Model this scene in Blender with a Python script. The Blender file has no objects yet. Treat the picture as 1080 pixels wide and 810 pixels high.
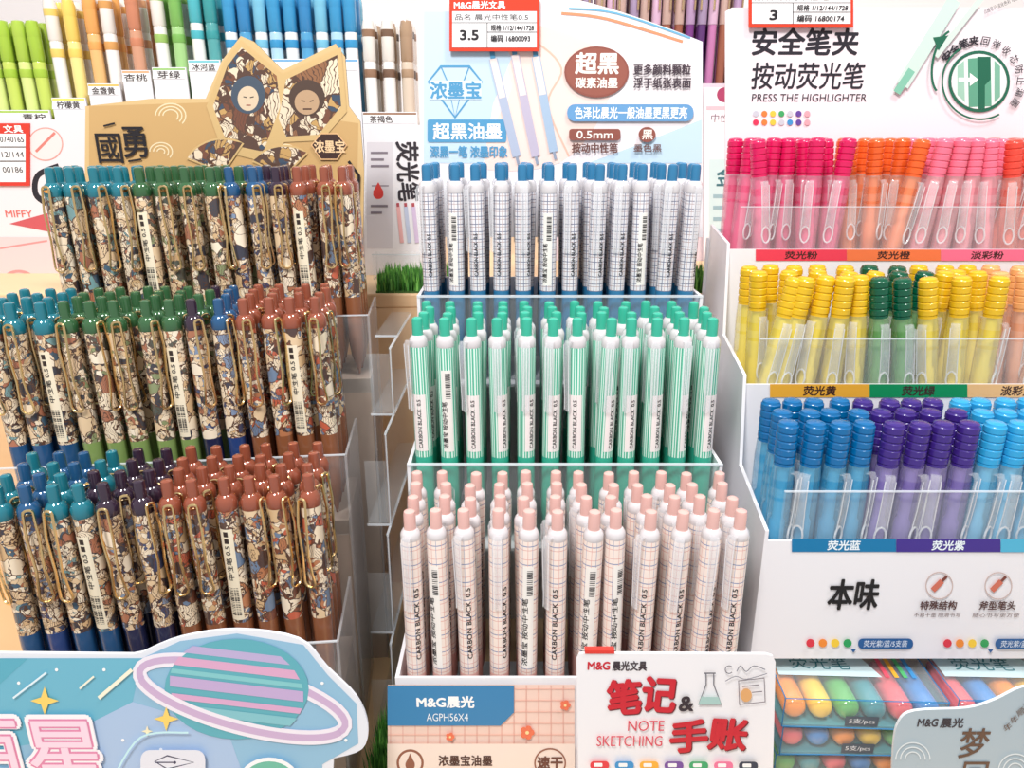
import bpy, math, random
from mathutils import Vector, Matrix
random.seed(7)
sc = bpy.context.scene
sc.view_settings.view_transform = 'Standard'
COL = sc.collection
CZ = 1.4; TH = math.radians(18); FP = 780.0
cT, sT = math.cos(TH), math.sin(TH)
C = Vector((0, 0, CZ))
def ray(x, y):
    t = (y-405)/FP
    return Vector(((x-540)/FP, cT-t*sT, -(sT+t*cT)))
def hit(x, y, Y):
    d = ray(x, y)
    return C + d*(Y/d.y)
def Z(v): return CZ+v

# ---------------- materials ----------------
def lin(c):
    c = c/255.0
    return c/12.92 if c <= .04045 else ((c+.055)/1.055)**2.4
def L4(rgb): return (lin(rgb[0]), lin(rgb[1]), lin(rgb[2]), 1)
_m = {}
def M(rgb, rough=.5, metal=0., alpha=1., coat=0.):
    k = (tuple(rgb), rough, metal, alpha, coat)
    if k in _m: return _m[k]
    m = bpy.data.materials.new('paint'); m.use_nodes = True
    b = m.node_tree.nodes['Principled BSDF']
    b.inputs['Base Color'].default_value = L4(rgb)
    b.inputs['Roughness'].default_value = rough
    b.inputs['Metallic'].default_value = metal
    b.inputs['Alpha'].default_value = alpha
    b.inputs['Coat Weight'].default_value = coat
    _m[k] = m
    return m
def nodes(name):
    m = bpy.data.materials.new(name); m.use_nodes = True
    nt = m.node_tree
    return m, nt, nt.nodes['Principled BSDF']
def mth(nt, op, a, b=None):
    n = nt.nodes.new('ShaderNodeMath'); n.operation = op
    for i, v in enumerate((a, b)):
        if v is None: continue
        if isinstance(v, (int, float)): n.inputs[i].default_value = v
        else: nt.links.new(v, n.inputs[i])
    return n.outputs[0]
def mixc(nt, f, a, b):
    n = nt.nodes.new('ShaderNodeMix'); n.data_type = 'RGBA'
    nt.links.new(f, n.inputs[0])
    for i, v in ((6, a), (7, b)):
        if isinstance(v, tuple): n.inputs[i].default_value = v
        else: nt.links.new(v, n.inputs[i])
    return n.outputs[2]
def grid_mat(name, base, lines, rough=.25, alpha=1.):
    m, nt, b = nodes(name)
    tc = nt.nodes.new('ShaderNodeTexCoord'); sp = nt.nodes.new('ShaderNodeSeparateXYZ')
    nt.links.new(tc.outputs['Object'], sp.inputs[0])
    ang = mth(nt, 'MULTIPLY', mth(nt, 'ARCTAN2', sp.outputs[0], sp.outputs[1]), 1/(2*math.pi))
    col = L4(base)
    for kind, fr, w, ph, c, z0, z1 in lines:
        s = ang if kind == 'a' else sp.outputs[2]
        v = mth(nt, 'LESS_THAN', mth(nt, 'FRACT', mth(nt, 'ADD', mth(nt, 'MULTIPLY', s, fr), 50+ph)), w)
        g = mth(nt, 'MULTIPLY', mth(nt, 'GREATER_THAN', sp.outputs[2], z0), mth(nt, 'LESS_THAN', sp.outputs[2], z1))
        col = mixc(nt, mth(nt, 'MULTIPLY', v, g), col, L4(c))
    nt.links.new(col, b.inputs['Base Color'])
    b.inputs['Roughness'].default_value = rough
    b.inputs['Alpha'].default_value = alpha
    b.inputs['Coat Weight'].default_value = .4
    b.inputs['Coat Roughness'].default_value = .05
    return m
def art_mat(name, pal, scale, edge=(92, 66, 54), ew=.03, rough=.2):
    m, nt, b = nodes(name)
    tc = nt.nodes.new('ShaderNodeTexCoord'); oi = nt.nodes.new('ShaderNodeObjectInfo')
    mp = nt.nodes.new('ShaderNodeVectorMath'); mp.operation = 'ADD'
    nt.links.new(tc.outputs['Object'], mp.inputs[0])
    nt.links.new(mth(nt, 'MULTIPLY', oi.outputs['Random'], 5.0), mp.inputs[1])
    nz = nt.nodes.new('ShaderNodeTexNoise'); nz.inputs['Scale'].default_value = scale*.8
    nz.inputs['Detail'].default_value = 3
    nt.links.new(mp.outputs[0], nz.inputs['Vector'])
    v2 = nt.nodes.new('ShaderNodeVectorMath'); v2.operation = 'MULTIPLY_ADD'
    nt.links.new(nz.outputs['Color'], v2.inputs[0]); v2.inputs[1].default_value = (1.3/scale,)*3
    nt.links.new(mp.outputs[0], v2.inputs[2])
    def vor(feat, s):
        v = nt.nodes.new('ShaderNodeTexVoronoi'); v.feature = feat; v.inputs['Scale'].default_value = s
        nt.links.new(v2.outputs[0], v.inputs['Vector']); return v
    def ramp(src, pal):
        cr = nt.nodes.new('ShaderNodeValToRGB'); cr.color_ramp.interpolation = 'CONSTANT'
        el = cr.color_ramp.elements
        while len(el) < len(pal): el.new(.5)
        for i, c in enumerate(pal):
            el[i].position = .08+.84*i/len(pal) if i else 0; el[i].color = L4(c)
        nt.links.new(src, cr.inputs[0]); return cr.outputs[0]
    va = vor('F1', scale); vb = vor('DISTANCE_TO_EDGE', scale); vc = vor('F1', scale*3); vd = vor('DISTANCE_TO_EDGE', scale*3)
    sp = nt.nodes.new('ShaderNodeSeparateColor'); nt.links.new(va.outputs['Color'], sp.inputs[0])
    s2 = nt.nodes.new('ShaderNodeSeparateColor'); nt.links.new(vc.outputs['Color'], s2.inputs[0])
    col = mixc(nt, mth(nt, 'GREATER_THAN', sp.outputs[1], .35), ramp(sp.outputs[0], pal), ramp(s2.outputs[0], pal))
    wv = nt.nodes.new('ShaderNodeTexWave'); wv.inputs['Scale'].default_value = scale*2.2
    wv.inputs['Distortion'].default_value = 7
    nt.links.new(v2.outputs[0], wv.inputs['Vector'])
    ln = mth(nt, 'MULTIPLY', mth(nt, 'GREATER_THAN', wv.outputs['Fac'], .9), mth(nt, 'GREATER_THAN', sp.outputs[2], .5))
    f = mth(nt, 'MAXIMUM', mth(nt, 'LESS_THAN', vb.outputs['Distance'], ew), ln)
    f = mth(nt, 'MAXIMUM', f, mth(nt, 'MULTIPLY', mth(nt, 'LESS_THAN', vd.outputs['Distance'], ew*.9), mth(nt, 'GREATER_THAN', sp.outputs[1], .35)))
    nt.links.new(mixc(nt, f, col, L4(edge)), b.inputs['Base Color'])
    b.inputs['Roughness'].default_value = rough
    b.inputs['Coat Weight'].default_value = .6; b.inputs['Coat Roughness'].default_value = .05
    return m
def noise_mat(name, c1, c2, scale, stretch=(1, 1, 1), rough=.6):
    m, nt, b = nodes(name)
    tc = nt.nodes.new('ShaderNodeTexCoord'); mp = nt.nodes.new('ShaderNodeMapping')
    mp.inputs['Scale'].default_value = stretch
    nt.links.new(tc.outputs['Object'], mp.inputs[0])
    nz = nt.nodes.new('ShaderNodeTexNoise'); nz.inputs['Scale'].default_value = scale; nz.inputs['Detail'].default_value = 4
    nt.links.new(mp.outputs[0], nz.inputs['Vector'])
    nt.links.new(mixc(nt, nz.outputs['Fac'], L4(c1), L4(c2)), b.inputs['Base Color'])
    b.inputs['Roughness'].default_value = rough
    return m
WHITE = M((236, 235, 239), .45)
CLEAR = M((235, 245, 250), .03, 0, .07)
FROST = M((244, 244, 248), .05, 0, .24, .8)
EDGE = M((236, 243, 248), .08, 0, .6)
EDGE2 = M((236, 242, 248), .06, 0, .5)
BLACK = (28, 24, 30)
GOLD = M((248, 216, 158), .22, 1)

# ---------------- mesh helpers ----------------
class MB:
    def __init__(s): s.v = []; s.f = []; s.mi = []; s.mats = []
    def add(s, vs, fs, mat):
        if mat not in s.mats: s.mats.append(mat)
        k = s.mats.index(mat); o = len(s.v)
        s.v += [tuple(v) for v in vs]
        for f in fs: s.f.append(tuple(i+o for i in f)); s.mi.append(k)
        return s
    def make(s, name, smooth=False):
        me = bpy.data.meshes.new(name); me.from_pydata(s.v, [], s.f)
        for m in s.mats: me.materials.append(m)
        me.polygons.foreach_set('material_index', s.mi)
        if smooth:
            me.polygons.foreach_set('use_smooth', [True]*len(s.f))
            try: me.set_sharp_from_angle(angle=math.radians(40))
            except Exception: pass
        me.update(); return me
def lathe(prof, n=18):
    vs = []; fs = []
    for r, z in prof:
        for i in range(n):
            a = 2*math.pi*i/n; vs.append((r*math.cos(a), r*math.sin(a), z))
    for j in range(len(prof)-1):
        for i in range(n):
            k = (i+1) % n
            fs.append((j*n+i, j*n+k, (j+1)*n+k, (j+1)*n+i))
    fs.append(tuple(reversed(range(n)))); fs.append(tuple(range((len(prof)-1)*n, len(prof)*n)))
    return vs, fs
def boxvf(x0, x1, y0, y1, z0, z1):
    v = [(x0,y0,z0),(x1,y0,z0),(x1,y1,z0),(x0,y1,z0),(x0,y0,z1),(x1,y0,z1),(x1,y1,z1),(x0,y1,z1)]
    return v, [(3,2,1,0),(4,5,6,7),(0,1,5,4),(1,2,6,5),(2,3,7,6),(3,0,4,7)]
def bridge(rings, closed=False):
    n = len(rings[0]); vs = [p for r in rings for p in r]; fs = []
    m = len(rings)
    for j in range(m if closed else m-1):
        k2 = (j+1) % m
        for i in range(n):
            k = (i+1) % n
            fs.append((j*n+i, j*n+k, k2*n+k, k2*n+i))
    if not closed:
        fs.append(tuple(reversed(range(n)))); fs.append(tuple(range((m-1)*n, m*n)))
    return vs, fs
def tube(path, r, n=6, closed=False):
    rings = []
    P = [Vector(p) for p in path]; m = len(P)
    for i in range(m):
        a = P[(i-1) % m] if (closed or i > 0) else P[i]
        b = P[(i+1) % m] if (closed or i < m-1) else P[i]
        t = (b-a).normalized(); u = t.cross(Vector((0, 1, 0)))
        if u.length < .01: u = t.cross(Vector((1, 0, 0)))
        u.normalize(); w = t.cross(u)
        rings.append([P[i]+r*(math.cos(2*math.pi*k/n)*u+math.sin(2*math.pi*k/n)*w) for k in range(n)])
    return bridge(rings, closed)
def strip(path, n=8):
    """path of (y,z,halfwidth,halfthick): rounded bar running in z"""
    rings = []
    for y, z, hw, ht in path:
        rings.append([(hw*math.copysign(abs(math.cos(a))**.5, math.cos(a)), y+ht*math.copysign(abs(math.sin(a))**.5, math.sin(a)), z) for a in [2*math.pi*k/n+.39 for k in range(n)]])
    return bridge(rings)
def prism(pts, y0, y1):
    n = len(pts)
    vs = [(x, y0, z) for x, z in pts]+[(x, y1, z) for x, z in pts]
    fs = [tuple(range(n)), tuple(reversed(range(n, 2*n)))]+[(i, i+n, (i+1) % n+n, (i+1) % n) for i in range(n)]
    return vs, fs
def sideprism(prof, fx, th):
    n = len(prof)
    vs = [(fx(y), y, z) for y, z in prof]+[(fx(y)+th, y, z) for y, z in prof]
    fs = [tuple(range(n)), tuple(reversed(range(n, 2*n)))]+[(i, i+n, (i+1) % n+n, (i+1) % n) for i in range(n)]
    return vs, fs
def patch(a0, a1, z0, z1, R, seg=6):
    vs = []; fs = []
    for i in range(seg+1):
        a = math.radians(a0+(a1-a0)*i/seg)
        for z in (z0, z1): vs.append((R*math.sin(a), -R*math.cos(a), z))
    for i in range(seg): fs.append((2*i, 2*i+2, 2*i+3, 2*i+1))
    return vs, fs
_t = {}
def tmesh(s):
    if s in _t: return _t[s]
    cu = bpy.data.curves.new('t', 'FONT'); cu.body = s; cu.size = 1; cu.resolution_u = 3
    ob = bpy.data.objects.new('t', cu); COL.objects.link(ob)
    dg = bpy.context.evaluated_depsgraph_get(); dg.update()
    me = bpy.data.meshes.new_from_object(ob.evaluated_get(dg))
    vs = [(v.co.x, v.co.y) for v in me.vertices]; fs = [tuple(p.vertices) for p in me.polygons]
    bpy.data.objects.remove(ob); bpy.data.curves.remove(cu); bpy.data.meshes.remove(me)
    if not vs: vs = [(0, 0), (1, 0), (1, 1)]; fs = []
    x0 = min(v[0] for v in vs); x1 = max(v[0] for v in vs); y0 = min(v[1] for v in vs); y1 = max(v[1] for v in vs)
    w = max(x1-x0, 1e-4); h = max(y1-y0, 1e-4)
    vs = [((x-x0)/w-.5, (y-y0)/h-.5) for x, y in vs]
    _t[s] = (vs, fs); return _t[s]
def bent_text(mb, s, a0, z0, z1, h, R, mat, bold=0.):
    vs, fs = tmesh(s); a0 = math.radians(a0)
    for i, (dz, dh) in enumerate(((0, 0), (bold*h, 0), (0, bold*h)) if bold else ((0, 0),)):
        out = []; R2 = R+i*.000015
        for u, v in vs:
            zz = (z0+z1)/2+u*(z1-z0)+dz; a = a0-(v*h+dh)/R
            out.append((R2*math.sin(a), -R2*math.cos(a), zz))
        mb.add(out, fs, mat)

# ---------------- object helpers ----------------
def mk(name, me, parent=None, label=None, loc=(0, 0, 0)):
    ob = bpy.data.objects.new(name, me); COL.objects.link(ob); ob.location = loc
    if parent is not None:
        ob.parent = parent; ob.location = Vector(loc)-root_loc(parent)
    if label: ob['label'] = label
    return ob
def root_loc(o):
    v = Vector(o.location)
    while o.parent: o = o.parent; v += o.location
    return v
def top(ob, label, cat, group=None, kind=None):
    ob['label'] = label; ob['category'] = cat
    if group: ob['group'] = group
    if kind: ob['kind'] = kind
    return ob
def empty(name, loc, label, cat, group=None):
    e = bpy.data.objects.new(name, None); e.empty_display_size = .02; e.location = loc; COL.objects.link(e)
    return top(e, label, cat, group)
def part_box(root, name, x0, x1, y0, y1, z0, z1, mat, label=None, bevel=0):
    me = MB().add(*boxvf(x0, x1, y0, y1, z0, z1), mat).make(name)
    ob = mk(name, me, root, label)
    if bevel:
        md = ob.modifiers.new('b', 'BEVEL'); md.width = bevel; md.segments = 2
    return ob
def place(kind, loc, rz=0., tx=0., ty=0., group=None, label=None):
    r = bpy.data.objects.new(kind['name'], None); r.empty_display_size = .005
    COL.objects.link(r)
    mt = Matrix.Rotation(ty, 4, 'Y') @ Matrix.Rotation(tx, 4, 'X') @ Matrix.Rotation(rz, 4, 'Z')
    r.rotation_euler = mt.to_euler(); r.location = loc
    top(r, label or kind['label'], kind['cat'], group)
    for n, me, lb in kind['parts']:
        o = bpy.data.objects.new(n, me); COL.objects.link(o); o.parent = r
        if lb: o['label'] = lb
    return r
def smooth_pts(pts, seg=6, closed=True):
    out = []; n = len(pts)
    for i in range(n if closed else n-1):
        g = lambda k: pts[k % n] if closed else pts[max(0, min(n-1, k))]
        p0, p1, p2, p3 = g(i-1), g(i), g(i+1), g(i+2)
        for s in range(seg):
            t = s/seg
            out.append(tuple(.5*((2*p1[k])+(-p0[k]+p2[k])*t+(2*p0[k]-5*p1[k]+4*p2[k]-p3[k])*t*t+(-p0[k]+3*p1[k]-3*p2[k]+p3[k])*t**3) for k in (0, 1)))
    if not closed: out.append(pts[-1])
    return out

class Sign:
    def __init__(s, x, y, Y, yaw=0.):
        s.o = hit(x, y, Y); s.yaw = yaw
        s.ax = Vector((math.cos(yaw), math.sin(yaw), 0)); s.n = Vector((math.sin(yaw), -math.cos(yaw), 0))
        s.b = MB(); s.k = 0
    def L(s, x, y):
        d = ray(x, y); t = (s.o-C).dot(s.n)/d.dot(s.n); q = C+d*t-s.o
        return (q.dot(s.ax), q.z)
    def _a(s, pts, fs, mat):
        s.k += 1; y = -.00003*s.k-.0001
        s.b.add([(p[0], y, p[1]) for p in pts], fs, mat)
    def mat(s, c): return M(c, .5) if isinstance(c, tuple) else c
    def poly(s, pts, c):
        q = [s.L(*p) for p in pts]; s._a(q, [tuple(range(len(q)))], s.mat(c)); return s
    def rect(s, x0, y0, x1, y1, c, r=0):
        if r:
            pts = []
            for cx, cy, a0 in ((x1-r, y0+r, -90), (x1-r, y1-r, 0), (x0+r, y1-r, 90), (x0+r, y0+r, 180)):
                for k in range(5):
                    a = math.radians(a0+k*22.5); pts.append((cx+r*math.cos(a), cy+r*math.sin(a)))
            return s.poly(pts, c)
        return s.poly([(x0, y0), (x1, y0), (x1, y1), (x0, y1)], c)
    def ell(s, cx, cy, rx, ry, c, rot=0, n=32):
        r = math.radians(rot); P = []
        for i in range(n):
            a = 2*math.pi*i/n; u, v = rx*math.cos(a), ry*math.sin(a)
            P.append((cx+u*math.cos(r)-v*math.sin(r), cy+u*math.sin(r)+v*math.cos(r)))
        return s.poly(P, c)
    def line(s, pts, w, c, closed=False):
        q = [Vector(p) for p in pts]; n = len(q); A = []; B = []
        for i in range(n):
            a = q[(i-1) % n] if (closed or i) else q[i]; b = q[(i+1) % n] if (closed or i < n-1) else q[i]
            t = (b-a); t = t.normalized() if t.length else Vector((1, 0)); nn = Vector((-t.y, t.x))*w/2
            A.append(s.L(*(q[i]+nn))); B.append(s.L(*(q[i]-nn)))
        fs = [(i, (i+1) % n, n+(i+1) % n, n+i) for i in range(n if closed else n-1)]
        s._a(A+B, fs, s.mat(c)); return s
    def ring(s, cx, cy, rx, ry, w, c, rot=0, a0=0, a1=360, n=40):
        r = math.radians(rot); P = []
        full = (a1-a0 >= 360)
        for i in range(n if full else n+1):
            a = math.radians(a0+(a1-a0)*i/n); u, v = rx*math.cos(a), ry*math.sin(a)
            P.append((cx+u*math.cos(r)-v*math.sin(r), cy+u*math.sin(r)+v*math.cos(r)))
        return s.line(P, w, c, full)
    def text(s, t, x0, y0, x1, y1, c, bold=.0, rot=0):
        """bold = extra stroke thickness as a fraction of the glyph height"""
        vs, fs = tmesh(t)
        xm, ym = (x0+x1)/2, (y0+y1)/2; r = math.radians(rot)
        cx, cz = s.L(xm, ym)
        a = s.L(xm+10, ym); b = s.L(xm, ym-10)
        sx = (a[0]-cx)/10; sz = (b[1]-cz)/10
        if rot in (90, -90): W, H = y1-y0, x1-x0
        else: W, H = x1-x0, y1-y0
        off = [(0, 0)]
        if bold:
            nd = 6 if bold < .06 else 12
            off += [(bold*H*math.cos(2*math.pi*k/nd), bold*H*math.sin(2*math.pi*k/nd)) for k in range(nd)]
        for i, (dx, dy) in enumerate(off):
            AP = []
            for u, v in vs:
                U, V = u*W+dx, v*H+dy
                AP.append((cx+sx*(U*math.cos(r)-V*math.sin(r)), cz+sz*(U*math.sin(r)+V*math.cos(r))))
            s.k += .4 if i else 1
            y = -.00003*s.k-.0001
            s.b.add([(p[0], y, p[1]) for p in AP], fs, s.mat(c))
        return s
    def arctext(s, t, cx, cy, R, h, a0, a1, c, bold=0):
        n = len(t)
        for i, ch in enumerate(t):
            a = a0+(a1-a0)*i/(n-1); ar = math.radians(a)
            x, y = cx+R*math.sin(ar), cy-R*math.cos(ar)
            s.text(ch, x-h/2, y-h/2, x+h/2, y+h/2, c, bold, -a if abs(abs(a)-90) > .5 else -a+1)
    def finish(s, name, outline, mat, label, cat=None, parent=None, th=.0015, edge=None, group=None):
        q = [s.L(*p) for p in outline]
        vs, fs = prism(q, 0, th)
        b = MB(); b.add(vs, fs[:1], mat); b.add(vs, fs[1:], edge or mat)
        ob = mk(name, b.make(name), parent, label, s.o)
        ob.rotation_euler = (0, 0, s.yaw)
        if parent is None: top(ob, label, cat, group)
        if s.b.f:
            g = bpy.data.objects.new('printed_graphic', s.b.make('printed_graphic')); COL.objects.link(g); g.parent = ob
        return ob
def rectp(x0, y0, x1, y1): return [(x0, y0), (x1, y0), (x1, y1), (x0, y1)]

# ================= SETTING =================
ob = mk('wall_back', MB().add(*boxvf(-1.8, 1.8, 1.15, 1.25, 0, 2.6), noise_mat('wallpaint', (232, 228, 230), (242, 240, 242), 3)).make('wall'))
ob['kind'] = 'structure'
ob = mk('floor', MB().add(*boxvf(-1.8, 1.8, -1.2, 1.25, -.05, 0), noise_mat('floor', (190, 185, 182), (205, 200, 198), 5)).make('floor'))
ob['kind'] = 'structure'
WOOD = noise_mat('wood', (248, 214, 170), (234, 192, 144), 9, (1, 1, 8), .5)
TABLE = Z(-.39); BOXT = Z(-.117)
t = empty('display_table', (0, .6, 0), 'pale wood shop fixture with a wide flat top', 'table')
part_box(t, 'table_top', -.9, .9, .2, 1.14, TABLE-.03, TABLE, WOOD, bevel=.002)
part_box(t, 'base_cabinet', -.88, .88, .23, 1.12, 0, TABLE-.03, WOOD)
t = empty('wooden_riser', (0, .86, TABLE), 'pale wooden display step on the shop fixture', 'riser')
part_box(t, 'front_board', -.88, .88, .60, .612, TABLE, BOXT-.012, WOOD)
part_box(t, 'top_board', -.88, .88, .60, 1.13, BOXT-.012, BOXT, WOOD, bevel=.0015)
part_box(t, 'back_board', -.88, .88, 1.118, 1.13, TABLE, BOXT-.012, WOOD)

def grass(name, areas, label, h=.02):
    b = MB(); gm = [M((80, 150, 56), .6), M((124, 190, 84), .6), M((56, 110, 42), .6)]
    for x0, x1, y0, y1, z, n in areas:
        for i in range(n):
            x = random.uniform(x0, x1); y = random.uniform(y0, y1); a = random.uniform(0, 6.28)
            hh = h*random.uniform(.5, 1.2); w = .0009; l = random.uniform(0, .2)*hh
            cx, cy = math.cos(a), math.sin(a)
            b.add([(x-w*cy, y+w*cx, z), (x+w*cy, y-w*cx, z), (x+l*.4*cx+w*.8*cy, y+l*.4*cy-w*.8*cx, z+hh*.6), (x+l*.4*cx-w*.8*cy, y+l*.4*cy+w*.8*cx, z+hh*.6), (x+l*cx, y+l*cy, z+hh)],
                  [(0, 1, 2, 3), (3, 2, 4)], random.choice(gm))
        b.add(*boxvf(x0, x1, y0, y1, z, z+.0015), M((60, 100, 40), .8))
    o = mk(name, b.make(name)); top(o, label, 'artificial grass', kind='stuff'); return o
grass('artificial_grass', [(-.0715, -.0705, .402, .59, TABLE, 1400)], 'green artificial grass strip on the wooden fixture between pen stands', .034)
grass('artificial_grass', [(-.086, -.071, .24, .392, TABLE, 4200)], 'green artificial grass mat on the wooden fixture behind the cards', .036)
grass('artificial_grass', [(-.112, -.055, .602, .66, BOXT, 1200)], 'green artificial grass tuft on the wooden step', .016)
grass('artificial_grass', [(.125, .17, .602, .66, BOXT, 900)], 'green artificial grass tuft on the wooden step', .016)

# ================= PEN KINDS =================
def gel_kind(label, col, bmat, white_patch, gz, bz):
    R = .0052
    grip = MB().add(*lathe([(.0007, 0), (.0012, .003), (.003, .010), (.0042, .014), (R, .022), (R, gz)]), M(col, .3, 0, 1, .3)).make('grip', True)
    barrel = MB().add(*lathe([(R, gz), (R, bz), (R*.97, bz+.001)]), bmat).make('barrel', True)
    collar = MB().add(*lathe([(R*.97, bz+.001), (R, bz+.0015), (R*.98, .129), (R*.85, .1305), (.0036, .1315)]), M((216, 211, 213), .06, 0, 1, .8)).make('collar', True)
    btn = MB().add(*lathe([(.0031, .1315), (.0031, .1395), (.0028, .141), (.0015, .1418)]), M(col, .25, 0, 1, .4)).make('push_button', True)
    clip = MB().add(*strip([(-.0050, .1285, .0023, .0008), (-.0066, .1290, .0024, .0008), (-.0076, .1270, .0024, .0007), (-.0074, .110, .0021, .0006), (-.0070, .095, .0019, .0006), (-.0066, .089, .0021, .0011), (-.0064, .087, .0015, .0007)]), FROST)
    for sx in (-1, 1): clip.add(*tube([(sx*.0022, -.0082, .127), (sx*.0019, -.0080, .110), (sx*.0017, -.0076, .095), (sx*.0018, -.0076, .088)], .00028, 4), M((250, 250, 253), .05, 0, .55, .8))
    clip = clip.make('clip', True)
    lt = MB(); Rl = R+.00006; k = M(BLACK, .5)
    if white_patch: lt.add(*patch(-5, 85, .062, .097, R+.00003), M((244, 234, 232), .3))
    if white_patch: bent_text(lt, 'CARBON BLACK  0.5', 40, .064, .094, .0022, Rl+.00003, k, .06)
    else: bent_text(lt, 'CARBON BLACK  0.5', 40, gz+.010, .099, .0025, Rl+.00003, k, .06)
    z0 = gz+.004
    lt.add(*patch(150, 215, z0, .112, R+.00003), M((240, 236, 230), .3))
    bent_text(lt, '浓墨宝 按动中性笔', 165, z0+.002, .093, .0032, Rl+.00003, k, .04)
    for i in range(14):
        z = .095+i*.0011; lt.add(*patch(175, 208, z, z+random.choice([.0003, .0005, .0008]), Rl+.00003, 3), k)
    return dict(name='gel_pen', label=label, cat='pen', parts=[('grip', grip, None), ('barrel', barrel, None), ('collar', collar, None),
        ('push_button', btn, None), ('clip', clip, 'clear plastic clip'), ('lettering', lt.make('lettering'), None)])
top_m = grid_mat('plaid_grey', (226, 224, 228), [('z', 210, .11, 0, (112, 116, 138), 0, .126), ('z', 210, .08, .35, (176, 150, 148), 0, .126), ('a', 8, .12, 0, (108, 116, 142), 0, .126), ('a', 8, .07, .4, (186, 160, 156), 0, .126)])
mid_m = grid_mat('stripe_green', (222, 242, 232), [('a', 20, .48, 0, (92, 188, 158), 0, .126), ('a', 10, .12, .3, (52, 152, 122), 0, .126)])
bot_m = grid_mat('plaid_pink', (238, 222, 212), [('z', 190, .07, 0, (218, 164, 154), 0, .127), ('z', 95, .05, .3, (124, 138, 172), 0, .127), ('a', 6, .05, 0, (218, 164, 154), 0, .127), ('a', 6, .045, .45, (134, 148, 180), 0, .127)])
GEL = [gel_kind('cream gel pen with pink plaid lines and pink push button', (226, 180, 172), bot_m, False, .046, .125),
       gel_kind('white gel pen with green vertical stripes and green push button', (56, 178, 150), mid_m, True, .058, .124),
       gel_kind('white gel pen with grey plaid lines and blue push button', (48, 120, 164), top_m, False, .062, .123)]

# ================= CENTRE STAND =================
CX = .031; HW = .0925
st = empty('pen_display_stand', (CX, .43, TABLE), 'stepped three-tier white and clear stand full of plaid gel pens', 'display stand')
rails = [Z(-.267), Z(-.1786), Z(-.0936)]; fronts = [.322, .397, .472]; floors = [Z(-.316), Z(-.235), Z(-.154)]
prof = [(.322, TABLE), (.322, rails[0]), (.397, rails[0]), (.397, rails[1]), (.472, rails[1]), (.472, rails[2]), (.546, rails[2]), (.546, TABLE)]
for sx in (-1, 1):
    x0 = CX+sx*HW
    mk('side_panel', MB().add(*sideprism(prof, lambda y: x0, -sx*.002), WHITE).make('side_panel'), st)
for i in range(3):
    y1 = fronts[i+1] if i < 2 else .546
    part_box(st, 'tier_floor', CX-HW+.002, CX+HW-.002, fronts[i]+.0015, y1-.0005, floors[i]-.002, floors[i], WHITE)
    if i:
        part_box(st, 'clear_riser', CX-HW+.002, CX+HW-.002, fronts[i], fronts[i]+.0012, floors[i-1], rails[i]-.001, CLEAR, 'clear acrylic front panel')
        part_box(st, 'rail_edge', CX-HW, CX+HW, fronts[i]-.0003, fronts[i]+.0015, rails[i]-.001, rails[i]+.0004, EDGE, 'bright polished acrylic edge')
part_box(st, 'back_panel', CX-HW+.002, CX+HW-.002, .5445, .546, TABLE, rails[2], WHITE)
# front panel graphics
g = Sign(500, 760, .3215)
g.rect(409, 722, 606, 860, (244, 214, 200))
for x in range(412, 606, 13): g.line([(x, 722), (x, 860)], .8, (232, 180, 166))
for y in range(726, 850, 12): g.line([(409, y), (606, y)], .8, (232, 180, 166))
g.poly([(409, 722), (542, 722), (542, 750), (528, 764), (409, 764)], (54, 132, 184))
g.text('M&G晨光', 440, 733, 500, 745, (255, 255, 255), .04)
g.text('AGPH56X4', 450, 751, 494, 759, (235, 245, 250))
for fx, fy, fr in ((556, 771, 8), (596, 742, 6), (475, 775, 5)):
    for a in range(5): g.ell(fx+fr*.55*math.cos(a*1.257), fy+fr*.55*math.sin(a*1.257), fr*.42, fr*.42, (238, 120, 86), n=10)
    g.ell(fx, fy, fr*.25, fr*.25, (255, 225, 160), n=8)
g.rect(409, 782, 606, 860, (246, 228, 216))
g.ring(433, 802, 13, 13, 2.5, (150, 96, 76)); g.ell(433, 804, 5, 6, (150, 96, 76)); g.poly([(433, 792), (437, 801), (429, 801)], (150, 96, 76))
g.text('浓墨宝油墨', 463, 794, 519, 805, (80, 50, 45), .03)
g.ring(580, 802, 16, 15, 1.5, (150, 96, 76)); g.text('速干', 567, 795, 593, 808, (110, 66, 55), .04)
xa, xb = CX-HW+.002, CX+HW-.002
board = mk('front_panel', MB().add(*boxvf(xa, xb, .322, .3235, TABLE, rails[0]), WHITE).make('front_panel'), st)
mk('printed_graphic', g.b.make('printed_graphic'), board, None, g.o)
# header
h = Sign(600, 100, .5475)
LB = (84, 156, 200); BR = (146, 82, 70)
h.poly([(447, 0), (740, 44), (740, 172), (447, 172)], (247, 238, 240))
h.poly(smooth_pts([(500, 20), (580, 30), (640, 60), (640, 110), (590, 172), (500, 172), (540, 90)], 5), (250, 224, 214))
h.poly([(447, 12), (500, 12), (540, 60), (520, 110), (510, 172), (447, 172)], (202, 224, 240))
h.poly([(620, 172), (740, 172), (740, 126), (680, 150)], (200, 224, 240))
h.line(smooth_pts([(510, 30), (560, 42), (592, 72), (578, 110), (600, 165)], 6, False), 2, (238, 190, 170))
h.line(smooth_pts([(592, 14), (640, 20), (720, 44)], 6, False), 3, (238, 150, 110))
h.line(smooth_pts([(600, 9), (650, 14), (728, 40)], 6, False), 2, (110, 180, 215))
h.line([(452, 86), (465, 70), (495, 70), (508, 86), (480, 124)], 2.5, LB, True)
h.line([(452, 86), (508, 86)], 1.5, LB); h.line([(465, 70), (472, 86), (480, 124), (489, 86), (495, 70)], 1.2, LB)
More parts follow.
